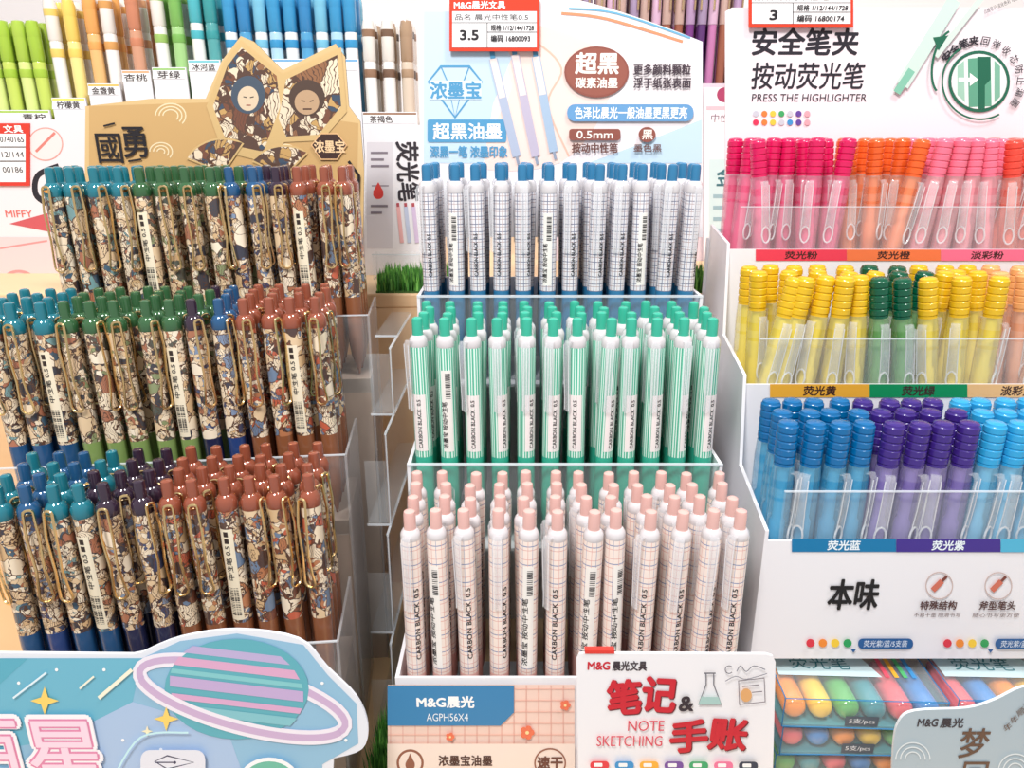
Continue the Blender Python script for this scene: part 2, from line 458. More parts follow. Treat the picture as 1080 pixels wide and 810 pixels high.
h.rect(453, 85, 508, 105, (220, 235, 245)); h.text('浓墨宝', 454, 86, 507, 104, LB, .035)
h.rect(451, 126, 534, 150, LB, 2); h.text('超黑油墨', 457, 130, 529, 147, (255, 255, 255), .025)
h.text('深黑一笔 浓墨印象', 454, 154, 535, 166, LB, .03)
for (x0, y0, x1, y1, c) in ((520, 62, 545, 165, (180, 190, 212)), (543, 58, 565, 165, (196, 186, 206)), (565, 60, 584, 160, (170, 192, 216))):
    h.line([(x0, y0), (x1, y1)], 9, c); h.line([(x0, y0), (x0+(x1-x0)*.4, y0+(y1-y0)*.4)], 7, (240, 224, 220)); h.line([(x0-1, y0-8), (x0, y0)], 5, (80, 150, 190)); h.line([(x1, y1), (x1+2, y1+8)], 3, (150, 160, 180))
h.ell(629, 76, 34, 27, BR); h.ell(629, 76, 32, 25, (156, 90, 76))
h.text('超黑', 607, 56, 652, 78, (255, 245, 235), .035); h.text('碳素油墨', 607, 82, 651, 93, (255, 245, 235), .03)
h.text('更多颜料颗粒', 668, 68, 728, 79, (70, 56, 66), .03); h.text('浮于纸张表面', 668, 82, 728, 93, (70, 56, 66), .03)
h.rect(598, 110, 731, 128, (106, 160, 208), 8); h.text('色泽比晨光一般油墨更黑更亮', 606, 113, 724, 125, (255, 255, 255), .02)
h.rect(600, 136, 654, 148, BR, 3); h.text('0.5mm', 608, 138, 646, 146, (255, 245, 235), .02)
h.text('按动中性笔', 603, 151, 651, 161, (110, 70, 64), .03)
h.ell(682, 142, 9, 8, BR); h.text('黑', 677, 137, 688, 147, (255, 245, 235), .02); h.text('墨色黑', 668, 152, 697, 160, (110, 70, 64), .02)
h.finish('header_card', smooth_pts([(443, 8), (460, -8), (520, -12), (590, -4), (640, 8), (700, 28), (741, 44)], 4, False)+[(741, 250), (443, 250)], M((244, 243, 246), .4), 'pale blue and white printed header card with product lettering', parent=st)

for ti in range(3):
    for r in range(4):
        for c in range(12):
            if r == 3 and random.random() < .12 and ti == 0: continue
            x = CX+(c-5.5)*.0151+random.uniform(-.0006, .0006); y = fronts[ti]+.0105+r*.0150+random.uniform(-.0004, .0004)
            rz = math.radians(random.choice([random.uniform(-55, 10), random.uniform(-55, 10), random.uniform(-55, 10), random.uniform(150, 200)]))
            place(GEL[ti], (x, y, floors[ti]+.0003), rz, random.uniform(-.01, .01), random.uniform(-.016, .016), 'gel pens in the three-tier stand')

# ================= LEFT STAND =================
CRE = (240, 222, 194); TAN = (212, 178, 134); TAN2 = (228, 200, 162)
pal = {
 'teal': [CRE, TAN, (70, 96, 116), (246, 232, 208), TAN2, (176, 112, 84), (60, 58, 66), CRE, (120, 158, 160), TAN2],
 'green': [CRE, TAN, (86, 92, 82), (246, 232, 208), (140, 150, 108), TAN2, (172, 112, 84), CRE, (66, 66, 74), TAN2],
 'navy': [CRE, (66, 76, 112), TAN, (246, 230, 206), TAN2, (60, 60, 74), (176, 116, 86), CRE, (128, 146, 174), TAN2],
 'copper': [CRE, TAN, (128, 76, 58), (246, 230, 206), (184, 122, 84), TAN2, (80, 60, 56), CRE, (196, 98, 72), (110, 130, 156)]}
pal['plum'] = pal['navy']
tipc = {'teal': (30, 118, 134), 'green': (54, 98, 60), 'navy': (34, 84, 128), 'copper': (150, 80, 58), 'plum': (54, 38, 56)}
gripc = {'teal': (34, 80, 126), 'green': (130, 156, 90), 'navy': (40, 66, 124), 'copper': (140, 86, 56), 'plum': (36, 40, 74)}
def art_kind(key, lab):
    R = .0055
    am = art_mat('art_'+key, pal[key], 125)
    barrel = MB().add(*lathe([(R, .056), (R, .124)]), am).make('barrel', True)
    tm = M(tipc[key], .1, .1, 1, .8)
    collar = MB().add(*lathe([(R, .124), (R+.0002, .1245), (R+.0002, .129), (R*.8, .1315), (.0034, .1325)]), tm).make('collar', True)
    btn = MB().add(*lathe([(.0031, .1325), (.0031, .1395), (.0028, .1415), (.0016, .1422)]), tm).make('push_button', True)
    path = []
    y = -.0084
    for k in range(7): a = math.pi*k/6; path.append((.0022*math.cos(a), -.0072, .129+.0015*math.sin(a)))
    path += [(-.0027, -.0086, .115), (-.0018, y, .097), (-.0026, -.0078, .087)]
    for k in range(7): a = math.pi+math.pi*k/6; path.append((.0033*math.cos(a), -.0070, .080+.0032*math.sin(a)))
    path += [(.0026, -.0078, .087), (.0018, y, .097), (.0027, -.0086, .115)]
    clip = MB().add(*tube(path, .00075, 6, True), GOLD); clip.add(*strip([(-.0052, .1265, .0016, .0004), (-.0062, .1275, .0018, .0005), (-.0074, .1285, .0018, .0005)]), GOLD)
    grip = MB().add(*lathe([(.0007, 0), (.0012, .003), (.003, .010), (.0042, .014), (R*.95, .022), (R, .056)]), M(gripc[key], .2, 0, 1, .5)).make('grip', True)
    parts = [('grip', grip, None), ('barrel', barrel, None), ('collar', collar, None), ('push_button', btn, None), ('clip', clip.make('clip', True), 'gold wire loop clip')]
    lt = MB(); k = M(BLACK, .5)
    lt.add(*patch(-48, 30, .058, .114, R+.00005), M((238, 226, 200), .4))
    for i in range(18):
        z = .061+i*.0010; lt.add(*patch(-38, 18, z, z+random.choice([.0003, .0005, .0008]), R+.0001, 3), k)
    bent_text(lt, '中性笔 0.5', -10, .083, .104, .0034, R+.0001, k, .04)
    for cz in (.107, .111): lt.add(*patch(-22, 4, cz-.0015, cz+.0015, R+.0001), M((50, 38, 34), .5))
    base = dict(name='gel_pen', label=lab, cat='pen', parts=parts)
    bar = dict(base); bar['parts'] = parts[:4]+[('barcode_label', lt.make('barcode_label'), 'cream barcode label')]; bar['label'] = lab.split(' with')[0]+' turned to its cream barcode label'
    return base, bar
ART = {k: art_kind(k, l) for k, l in (('teal', 'illustrated gel pen with teal push button and gold clip'), ('green', 'illustrated gel pen with dark green push button and gold clip'),
    ('navy', 'illustrated gel pen with blue push button and gold clip'), ('copper', 'illustrated gel pen with copper push button and gold clip'), ('plum', 'illustrated gel pen with dark plum push button and gold clip'))}
YW = math.radians(6)
E = Vector((-math.cos(YW), -math.sin(YW), 0)); Bk = Vector((-math.sin(YW), math.cos(YW), 0))
tiers = [(Vector((-.1075, .358, 0)), -.166, 12, ['copper']*6+['plum']*2+['teal']*2+['navy', 'teal', 'teal']),
         (Vector((-.1135, .433, 0)), -.086, 14, ['copper']*4+['navy', 'plum']+['green']*5+['teal']*4),
         (Vector((-.1085, .505, 0)), -.014, 14, ['copper']*3+['plum', 'navy', 'navy']+['green']*4+['teal']*4)]
ls = empty('pen_display_stand', (-.2, .45, TABLE), 'brown stepped cardboard and acrylic stand full of illustrated gel pens', 'display stand')
DARK = M((196, 178, 164), .4)
def obox(name, root, o, a0, a1, b0, b1, z0, z1, mat, label=None):
    vs = []
    for z in (z0, z1):
        for a, b in ((a0, b0), (a0, b1), (a1, b1), (a1, b0)):
            p = o+E*a+Bk*b; vs.append((p.x, p.y, z))
    me = MB().add(vs, [(3,2,1,0),(4,5,6,7),(0,1,5,4),(1,2,6,5),(2,3,7,6),(3,0,4,7)], mat).make(name)
    return mk(name, me, root, label)
for i, (o, tz, nc, cols) in enumerate(tiers):
    fl = Z(tz-.1425); W = (nc-1)*.0142+.009
    obox('tier_box', ls, o, -.008, W, -.0115, .0535, TABLE, fl, DARK)
    obox('clear_front_rail', ls, o, -.009, W, -.0125, -.0115, fl-.01, fl+.045, CLEAR, 'clear acrylic front rail')
    obox('rail_edge', ls, o, -.009, W, -.0127, -.0113, fl+.045, fl+.0458, EDGE2)
    obox('side_panel', ls, o, -.0100, -.0085, -.0125, .0535, TABLE, fl+.045, M((240, 240, 244), .06, 0, .28), 'clear acrylic side panel')
    for r in range(4):
        for c in range(nc):
            p = o+E*(c*.0142)+Bk*(r*.0146)
            k = cols[c]
            if r and random.random() < .25: k = random.choice([cols[max(0, c-1)], cols[min(nc-1, c+1)]])
            isb = (r == 0 and c in ({0: (3, 8), 1: (1, 6, 11), 2: (2, 9)}[i]))
            kd = ART[k][1 if isb else 0]
            place(kd, (p.x+random.uniform(-.0005, .0005), p.y+random.uniform(-.0004, .0004), fl+.0003), 0 if isb else math.radians(random.uniform(-30, 70)),
                  random.uniform(-.010, .010), random.uniform(-.034, -.004), 'illustrated gel pens in the brown stand')
# header of left stand
h = Sign(240, 180, .588)
GD = M((226, 192, 134), .35, .25); artb = art_mat('art_big', [(90, 66, 56), CRE, (150, 104, 72), (236, 218, 190), (64, 80, 100), (200, 160, 100), (120, 76, 58), CRE], 60, ew=.03)
h.poly([(94, 112), (220, 108), (378, 130), (374, 330), (94, 330)], (204, 166, 110))
for cx, cy, r in ((180, 122, 16), (170, 160, 12), (300, 165, 16), (365, 200, 14), (370, 240, 12)):
    for k in range(3): h.ring(cx, cy, r-k*4, r*.8-k*3.2, 1.3, (240, 222, 184), 0, 180, 400, 16)
h.poly([(254, 42), (298, 78), (360, 50), (366, 118), (340, 148), (300, 150), (285, 172), (235, 160), (218, 112), (236, 66)], GD)
h.poly([(255, 50), (292, 80), (296, 112), (278, 160), (240, 152), (225, 112), (240, 70)], artb)
h.poly([(302, 84), (356, 58), (360, 112), (336, 142), (302, 144), (294, 125)], artb)
h.ell(262, 100, 18, 20, (70, 84, 100)); h.ell(262, 104, 11, 13, (220, 198, 168)); h.line([(257, 102), (261, 103)], 1, BLACK); h.line([(264, 103), (268, 102)], 1, BLACK); h.line([(260, 111), (265, 111)], 1, (150, 50, 40))
h.ell(324, 103, 19, 19, (80, 60, 50)); h.ell(324, 108, 13, 13, (190, 156, 122)); h.line([(318, 106), (322, 107)], 1.2, BLACK); h.line([(327, 107), (331, 106)], 1.2, BLACK); h.line([(320, 115), (329, 115)], 1.4, (60, 30, 28))
# fan-shaped panels below the two peaks
for cx, cy, a0, a1, R in ((236, 182, -155, -60, 42), (300, 186, -150, -50, 38)):
    fan = [(cx+R*math.cos(math.radians(a0+(a1-a0)*i/10)), cy+R*.85*math.sin(math.radians(a0+(a1-a0)*i/10))) for i in range(11)]+[(cx, cy)]
    h.poly(fan, artb); h.line(fan, 2, GD, True)
h.text('國', 103, 141, 129, 172, BLACK, .01); h.text('勇', 130, 134, 155, 166, BLACK, .018)
h.line([(110, 133), (122, 130)], 2, BLACK); h.line([(136, 170), (150, 168)], 2, BLACK)
h.poly([(329, 153), (339, 141), (356, 141), (366, 153), (356, 168), (339, 168)], (62, 38, 34)); h.line([(329, 153), (339, 141), (356, 141), (366, 153), (356, 168), (339, 168)], 1.4, (226, 180, 130), True)
h.text('浓墨宝', 332, 148, 364, 161, (240, 205, 160), .025)
h.line([(368, 170), (379, 185), (374, 330)], 3, BLACK)
h.finish('header_card', [(90, 112), (160, 104), (217, 104), (234, 64), (254, 38), (268, 44), (298, 74), (354, 46), (364, 60), (368, 112), (380, 128), (384, 180), (382, 330), (88, 330)], M((220, 188, 134), .4), 'gold die-cut header card with generic framed portraits', parent=ls, edge=M((60, 45, 35), .5))

# stepped acrylic organizer
ao = empty('acrylic_organizer', (-.094, .48, TABLE), 'stepped clear acrylic tray tower beside the brown pen stand', 'organizer')
x0, x1 = -.0955, -.0800
AC = M((240, 246, 250), .03, 0, .08)
lv = [(.412, 0), (.424, .075), (.436, .15), (.470, .215), (.500, .262)]
for k, (yf, dz) in enumerate(lv):
    z = TABLE+dz
    part_box(ao, 'shelf', x0, x1, yf, .575, z, z+.0012, AC, 'clear acrylic shelf')
    part_box(ao, 'shelf_edge', x0, x1+.0004, yf-.0006, yf, z, z+.0014, EDGE2, 'polished acrylic edge')
    if k < 4:
        zt = TABLE+min(lv[k+1][1], dz+.05)-.004
        part_box(ao, 'drawer_front', x0+.0005, x1-.0013, yf+.0003, yf+.0012, z+.002, zt, AC, 'clear acrylic drawer front')
        part_box(ao, 'side_wall', x1-.0012, x1, yf, .575, z+.002, TABLE+lv[k+1][1], AC, 'clear acrylic side')
        part_box(ao, 'top_edge', x1-.0012, x1+.0003, yf, .575, TABLE+lv[k+1][1]-.0008, TABLE+lv[k+1][1], EDGE2, 'polished acrylic edge')
        part_box(ao, 'front_edge', x1-.0006, x1+.0003, yf-.0006, yf, z+.0014, TABLE+lv[k+1][1]-.0008, EDGE2, 'polished acrylic edge')

# ================= RIGHT STAND =================
def hl_kind(col, body, lab):
    R = .0060; b = MB(); n = 5
    pr = [(R*.88, .1075), (R*.88, .109)]
    z = .109
    for k in range(n):
        pr += [(R*.84, z+.0001), (R*.93, z+.0006), (R*.93, z+.0036), (R*.84, z+.0041)]; z += .0043
    pr += [(R*.8, z+.001), (R*.6, z+.0017), (R*.1, z+.002)]
    btn = b.add(*lathe(pr, 18), M(col, .25, 0, 1, .3)).make('push_button', True)
    lt = tuple(int(v*.72+255*.28) for v in body)
    barrel = MB().add(*lathe([(R, .022), (R*1.03, .03), (R*1.03, .098), (R*.93, .1075)]), grid_mat('hl', lt, [('z', 100, .5, .5, body, .088, .1)], .05, .42)).make('barrel', True)
    core = MB().add(*lathe([(.0036, .014), (.0042, .03), (.0042, .074), (.0030, .076), (.0030, .106)], 12), M(tuple(int(v*.9+255*.1) for v in body), .3)).make('ink_core', True)
    tip = MB().add(*lathe([(.0012, 0), (.0022, .006), (.0042, .008), (R*.95, .018), (R, .022)]), M(tuple(int(v*.7+70) for v in body), .3)).make('tip', True)
    cm = M((250, 252, 255), .02, 0, .16, 1.); ce = M((250, 252, 255), .05, 0, .5, .8)
    clip = MB().add(*strip([(-.0056, .104, .0025, .0009), (-.0076, .1045, .0027, .0009), (-.0088, .102, .0027, .0008), (-.0086, .085, .0027, .0007), (-.0082, .074, .0027, .0007)]), cm)
    for sx in (-1, 1): clip.add(*tube([(sx*.0026, -.0096, .102), (sx*.0026, -.0092, .085), (sx*.0028, -.0084, .072)], .0003, 4), ce)
    pth = [(.0029*math.cos(a), -.0080, .0685+.0055*math.sin(a)) for a in [2*math.pi*k/12 for k in range(12)]]
    clip.add(*tube(pth, .0006, 6, True), ce)
    return dict(name='highlighter', label=lab, cat='highlighter', parts=[('tip', tip, None), ('barrel', barrel, 'translucent barrel'), ('ink_core', core, None), ('push_button', btn, 'ribbed push button'), ('clip', clip.make('clip', True), 'clear plastic safety clip')])
def hk(c, b, n): return hl_kind(c, b, n+' retractable highlighter with a ribbed button and clear clip')
H = {'blue': hk((0, 104, 164), (60, 160, 208), 'blue'), 'purple': hk((60, 36, 128), (130, 112, 186), 'purple'), 'sky': hk((46, 162, 216), (104, 190, 230), 'light blue'),
     'yellow': hk((230, 184, 28), (246, 222, 84), 'yellow'), 'green': hk((0, 88, 60), (104, 166, 92), 'dark green'), 'peach': hk((240, 176, 112), (248, 184, 146), 'peach'),
     'magenta': hk((216, 22, 90), (242, 100, 142), 'magenta'), 'orange': hk((230, 96, 38), (248, 142, 94), 'orange'), 'pink': hk((240, 116, 142), (250, 158, 170), 'light pink'), 'coral': hk((232, 74, 58), (248, 130, 114), 'coral')}
RL = [.1355, .1415, .1475]; RX1 = .375
rs = empty('highlighter_display_stand', (.26, .46, TABLE), 'white stepped cardboard stand full of coloured highlighters', 'display stand')
rf = [.352, .432, .512]; rt = [Z(-.203), Z(-.1406), Z(-.069)]; tips = [-.1400, -.0765, .003]; rfl = [Z(t-.1325) for t in tips]
prof = [(.352, TABLE), (.352, rt[0]+.006), (.420, rt[0]+.014), (.432, rt[1]+.006), (.500, rt[1]+.014), (.512, rt[2]+.004), (.578, rt[2]+.01), (.578, TABLE)]
def rxl(y): return RL[0]+(y-.352)*(RL[2]-RL[0])/.16
mk('side_panel', MB().add(*sideprism(prof, rxl, .002), WHITE).make('side_panel'), rs)
mk('side_panel', MB().add(*sideprism(prof, lambda y: RX1, .002), WHITE).make('side_panel'), rs)
strips = [[((0, 118, 170), '荧光蓝', 835, 945), ((64, 44, 140), '荧光紫', 945, 1055), ((80, 180, 215), '淡彩蓝', 1055, 1160)],
          [((232, 170, 52), '荧光黄', 812, 917), ((0, 140, 84), '荧光绿', 917, 1020), ((236, 188, 130), '淡彩黄', 1020, 1125)],
          [((230, 60, 84), '荧光粉', 797, 893), ((236, 118, 68), '荧光橙', 893, 992), ((240, 112, 144), '淡彩粉', 992, 1090)]]
sy = [(568, 582), (405, 419), (263, 275)]
for i in range(3):
    y1 = rf[i+1] if i < 2 else .578
    xl = rxl(y1)+.0025
    part_box(rs, 'tier_floor', xl, RX1, rf[i]+.0015, y1-.0003, rfl[i]-.002, rfl[i], WHITE)
    b0 = rfl[i-1] if i else Z(-.2786)
    fp = part_box(rs, 'front_panel', rxl(rf[i])+.002, RX1, rf[i], rf[i]+.0015, b0, rt[i], WHITE)
    g = Sign(900, sy[i][0], rf[i]-.0002)
    for c, tx, xa, xb in strips[i]:
        g.rect(xa, sy[i][0], min(xb, 1180), sy[i][1], c)
        xm = (xa+xb)/2; g.text(tx, xm-17, sy[i][0]+2, xm+17, sy[i][1]-2, (60, 30, 30) if i else (235, 245, 250), .03)
    if i == 0:
        g.text('本味', 874, 611, 926, 642, (20, 18, 20), .03)
        for cx, ca, cb in ((990, '特殊结构', '不易干墨 顺滑书写'), (1052, '斧型笔头', '随心书写更方便')):
            g.ring(cx, 617, 14, 14, 1.2, (200, 180, 175)); g.line([(cx-7, 622), (cx+3, 612)], 6, (206, 110, 90)); g.line([(cx+3, 612), (cx+8, 607)], 3, (120, 60, 50))
            g.text(ca, cx-20, 633, cx+18, 642, (80, 50, 50), .03); g.text(cb, cx-27, 645, cx+22, 650, (120, 100, 100))
        for xx in (854, 998):
            for k, c in enumerate(((220, 50, 70), (240, 140, 50), (245, 205, 60), (40, 160, 90))): g.ell(xx+k*13, 677, 4.5, 4.5, c, n=12)
            g.rect(xx+50, 672, xx+108, 683, (30, 90, 150), 5); g.text('荧光紫/蓝/5支装', xx+56, 674, xx+102, 681, (230, 240, 250)); g.poly([(xx+42, 683), (xx+48, 683), (xx+45, 687)], (30, 90, 150))
    mk('printed_graphic', g.b.make('printed_graphic'), fp, None, g.o)
    part_box(rs, 'clear_front_rail', xl, RX1, rf[i]+.0015, rf[i]+.0025, rt[i]-.01, rt[i]+.028, CLEAR, 'clear acrylic front rail')
    part_box(rs, 'rail_edge', xl, RX1, rf[i]+.0013, rf[i]+.0027, rt[i]+.028, rt[i]+.0286, EDGE2)
part_box(rs, 'back_panel', .15, RX1, .5765, .578, TABLE, rt[2], WHITE)
cc = [['blue']*4+['purple']*4+['sky']*5, ['yellow']*5+['green']*2+['yellow']*3+['peach']*5, ['magenta']*5+['orange']*3+['pink']*4+['coral']*3]
leans = [[0, .012, -.014], [.15, -.12, .05], [-.14, .11, .04]]
for i in range(3):
    for r in range(3):
        for c in range(len(cc[i])):
            y = rf[i]+.0125+r*(.0178 if i == 0 else .0195)
            ln = leans[i][r]*math.cos(c*.5+r) if i else leans[i][r]
            if i == 0: x = rxl(y)+.0100+c*.0136
            else:
                x = rxl(y)+.0115+.004*(r == 1)+c*.0156-ln*.06
                if r == 0 and random.random() < .24: continue
            x = max(x, rxl(y)+.0092+(max(0, -ln)*.06))
            place(H[cc[i][c]], (x, y, rfl[i]+.0012), math.radians(random.uniform(-50, 50)), random.uniform(-.008, .008) if i == 0 else random.uniform(-.03, .025), ln+random.uniform(-.010, .010), 'highlighters in the white stand')
# header right
h = Sign(900, 120, .5795)
DK = (38, 34, 44)
h.text('安全笔夹', 794, 30, 905, 58, DK, .03); h.text('按动荧光笔', 793, 66, 911, 94, DK, .012)
h.text('PRESS THE HIGHLIGHTER', 793, 99, 914, 107, DK)
for k, c in enumerate(((226, 50, 90), (238, 130, 60), (246, 205, 70), (60, 170, 100), (60, 150, 210), (100, 70, 160), (246, 170, 180))):
    for r in range(2): h.ell(797+k*9, 120+r*9, 3.2, 3.2, c if (k+r) % 4 else (200, 205, 215), n=12)
GRN = (30, 104, 78)
h.ring(1032, 86, 31, 31, 3, GRN); h.ell(1032, 86, 29, 29, (234, 245, 239))
h.poly([(1009, 70), (1016, 64), (1017, 108), (1009, 100)], (160, 206, 184)); h.poly([(1020, 62), (1044, 60), (1045, 112), (1021, 113)], (96, 166, 136))
h.poly([(1030, 60), (1044, 60), (1044, 84), (1038, 90), (1038, 115), (1031, 115)], GRN)
h.poly([(1048, 64), (1054, 70), (1054, 102), (1048, 108)], (126, 184, 158))
h.line([(1010, 84), (1024, 84)], 4, (252, 254, 252)); h.poly([(1022, 77), (1031, 84), (1022, 91)], (252, 254, 252))
h.arctext('安全笔夹', 1032, 86, 43, 10, -52, -8, DK, .04); h.arctext('回弹收芯防止漏墨', 1032, 86, 43, 8.5, 8, 122, DK, .01)
h.ring(1032, 86, 40, 40, 2, GRN, 0, 60, 240)
h.line([(1005, 0), (950, 90)], 14, (205, 228, 218)); h.line([(960, 74), (944, 98)], 8, (130, 196, 170)); h.line([(1040, -10), (985, 60)], 6, (210, 226, 218))
h.ring(998, 66, 16, 34, 2.5, GRN, 12, 110, 250); h.poly([(982, 40), (998, 38), (988, 54)], GRN)
h.text('点蘸笔记 淡化色彩 勾画重点', 1035, 2, 1078, 7, DK, 0, 25)
h.finish('header_card', [(765, 12), (772, 8), (1170, 8), (1170, 300), (772, 300), (765, 296)], M((246, 236, 241), .4), 'white printed header card with highlighter lettering', parent=rs)

# packs of highlighters on the table
PW = .088
def pack_mesh(shift):
    w, d, hh = PW, .042, .0195
    tray = MB().add(*boxvf(0, w, 0, d, 0, .0015), M((70, 150, 160), .5)).make('tray')
    pens = []
    cols = [(250, 150, 50), (250, 205, 60), (90, 180, 90), (60, 150, 160), (240, 100, 110), (60, 140, 210)]
    for k in range(6):
        c = cols[(k+shift) % 6]
        vs, fs = lathe([(.0035, 0), (.0056, .0015), (.0066, .004), (.0067, .012), (.0067, .030), (.005, .036), (.003, .040)], 14)
        q = [((k+.5)*w/6+x, .001+z, .0095+y) for x, y, z in vs]
        pens.append(MB().add(q, fs, M(c, .15, 0, 1, .6)).make('highlighter', True))
    # slightly crinkled clear film
    cv = []; cf = []; nx, ny = 22, 8
    for j in range(ny+1):
        for i in range(nx+1):
            cv.append((w*i/nx, d*j/ny, hh-.0002+random.uniform(-.0005, .0002)*(0 < i < nx and 0 < j < ny)))
    for j in range(ny):
        for i in range(nx): a = j*(nx+1)+i; cf.append((a, a+1, a+nx+2, a+nx+1))
    FILM = M((244, 250, 252), .03, 0, .17)
    cov = MB().add(cv, cf, FILM)
    cov.add([(-.0003, -.0005, 0), (w+.0003, -.0005, 0), (w+.0003, -.0005, hh), (-.0003, -.0005, hh), (-.0003, d, 0), (w+.0003, d, 0), (w+.0003, d, hh), (-.0003, d, hh)], [(0, 1, 2, 3), (1, 5, 6, 2), (4, 0, 3, 7), (5, 4, 7, 6)], FILM)
    BE = M((70, 140, 190), .2, 0, .8)
    for za in (.0004, hh-.0004): cov.add(*tube([(-.0003, -.0006, za), (w+.0003, -.0006, za)], .0004, 4), BE)
    for xx in (0, w): cov.add(*tube([(xx, -.0006, .0004), (xx, -.0006, hh)], .0004, 4), BE); cov.add(*tube([(xx, -.0006, hh), (xx, d, hh)], .0004, 4), BE)
    cov = cov.make('clear_cover')
    lb = MB(); k = M((245, 247, 248), .4)
    def q(x0, x1, z0, z1, m): lb.add([(x0, -.0008, z0), (x1, -.0008, z0), (x1, -.0008, z1), (x0, -.0008, z1)], [(0, 1, 2, 3)], m)
    def ft(s, x0, x1, z0, z1, m):
        vs, fs = tmesh(s); lb.add([((x0+x1)/2+u*(x1-x0), -.001, (z0+z1)/2+v*(z1-z0)) for u, v in vs], fs, m)
    q(.034, .052, .002, .0085, M((90, 100, 110), .4)); ft('5支/pcs', .036, .050, .0033, .0073, k); q(.070, .086, .001, .006, M((240, 110, 90), .4))
    zt = hh+.0002
    lb.add([(.002, .018, zt), (.060, .018, zt), (.052, .0415, zt), (.002, .0415, zt)], [(0, 1, 2, 3)], M((206, 228, 232), .3))
    vs, fs = tmesh('荧光笔'); lb.add([(.028+u*.034, .029+v*.011, zt+.0002) for u, v in vs], fs, M((60, 130, 140), .5))
    for kk, c in enumerate(((240, 90, 110), (250, 180, 60), (90, 190, 120), (70, 150, 210))):
        lb.add([(.062+.005*kk, .018, zt), (.0645+.005*kk, .018, zt), (.0645+.005*kk, .041, zt), (.062+.005*kk, .041, zt)], [(0, 1, 2, 3)], M(c, .4))
    return tray, pens, cov, lb.make('printed_label')
PK = [pack_mesh(0), pack_mesh(2), pack_mesh(4)]
def pack(x, y, z, rz, k):
    tray, ppens, cov, plab = PK[k % 3]
    r = empty('highlighter_pack', (x, y, z), 'clear boxed set of coloured highlighters on the fixture', 'highlighter pack', 'boxed highlighter sets'); r.rotation_euler = (0, 0, rz)
    for n, m in [('tray', tray)]+[('highlighter', p) for p in ppens]+[('clear_cover', cov), ('printed_label', plab)]:
        o = bpy.data.objects.new(n, m); COL.objects.link(o); o.parent = r
for k in range(5):
    pack(.150+.0015*(k % 2), .337-.001*k, TABLE+.0204*k, -.02*(k % 2)-(.04 if k == 4 else 0), k+2)
    pack(.2445+.002*(k % 2), .3355-.001*k, TABLE+.0204*k, .03*(k % 2-.3)-.02, k+1)

# ================= FRONT SIGNS =================
# planet card
s = Sign(200, 760, .30)
s.poly([(-60, 694), (150, 694), (190, 676), (250, 668), (320, 680), (346, 712), (376, 742), (378, 784), (340, 806), (336, 940), (-60, 940)], (146, 192, 220))
s.poly([(-60, 694), (150, 694), (140, 740), (60, 780), (-60, 800)], (110, 184, 208))
s.poly([(60, 780), (140, 740), (240, 770), (300, 940), (40, 940)], (172, 198, 230))
s.poly([(-60, 694), (30, 694), (-20, 740), (-60, 750)], (90, 174, 196))
for x, y in ((20, 720), (110, 706), (60, 706), (170, 790), (340, 720), (130, 780), (365, 780)): s.ell(x, y, 1.8, 1.8, (255, 255, 255), n=8)
s.ring(256, 736, 112, 30, 15, (242, 236, 246), 15); s.ring(256, 736, 112, 30, 7, (206, 178, 212), 15)
s.ell(250, 726, 76, 53, (96, 176, 190))
def band(y0, y1, c, k=76, h2=53, cy=726, tilt=18):
    P = []
    for y in (y0, y1):
        dd = max(0, 1-((y-cy)/h2)**2)**.5*k*.93
        P.append(((250-dd, y-tilt*dd/k/2), (250+dd, y+tilt*dd/k/2)))
    s.poly([P[0][0], P[0][1], P[1][1], P[1][0]], c)
for y0, y1, c in ((686, 694, (190, 176, 216)), (699, 708, (222, 170, 204)), (712, 717, (132, 202, 206)), (720, 731, (196, 172, 214)), (738, 744, (220, 170, 206)), (749, 758, (132, 196, 206))): band(y0, y1, c)
s.ring(256, 736, 112, 30, 15, (242, 236, 246), 15, 15, 165); s.ring(256, 736, 112, 30, 7, (206, 178, 212), 15, 15, 165)
def star(x, y, r, c):
    s.poly([(x, y-r), (x+r*.25, y-r*.25), (x+r, y), (x+r*.25, y+r*.25), (x, y+r), (x-r*.25, y+r*.25), (x-r, y), (x-r*.25, y-r*.25)], c)
star(48, 738, 15, (250, 214, 110)); star(176, 757, 13, (250, 214, 110)); star(156, 770, 6, (255, 240, 200))
s.line([(105, 735), (140, 705)], 4, (250, 245, 220)); s.line([(85, 725), (100, 712)], 2, (250, 245, 220))
s.line([(15, 735), (50, 708)], 2, (230, 245, 250))
for x0, x1, ch in ((-46, 26, '百'), (30, 110, '星')):
    s.text(ch, x0, 757, x1, 824, (252, 248, 252), .075); s.text(ch, x0+2, 759, x1-2, 822, (230, 140, 178), .045); s.text(ch, x0+2, 759, x1-2, 822, (250, 218, 234), .012)
s.line(smooth_pts([(120, 820), (150, 775), (200, 770)], 6, False), 2, (200, 240, 245))
s.ell(285, 826, 34, 30, (250, 250, 252)); s.ell(285, 828, 31, 28, (110, 190, 166)); s.line([(262, 812), (308, 816)], 4, (170, 216, 200))
s.rect(150, 788, 218, 840, (230, 232, 242), 10); s.line([(165, 800), (178, 794), (206, 801), (178, 808)], 1.5, (60, 60, 90), True); s.line([(165, 801), (185, 801)], 1.2, (60, 60, 90)); s.ell(186, 801, 1.6, 1.6, (60, 60, 90), n=8)
out = [(-70, 688), (140, 690)]+smooth_pts([(150, 688), (190, 672), (250, 664), (315, 674), (345, 704), (376, 735), (388, 765), (382, 790), (352, 800)], 4, False)+[(345, 939), (-70, 939)]
s.finish('shop_sign', out, M((232, 236, 244), .35), 'die-cut blue space themed card with ringed planet and pink lettering', 'sign')
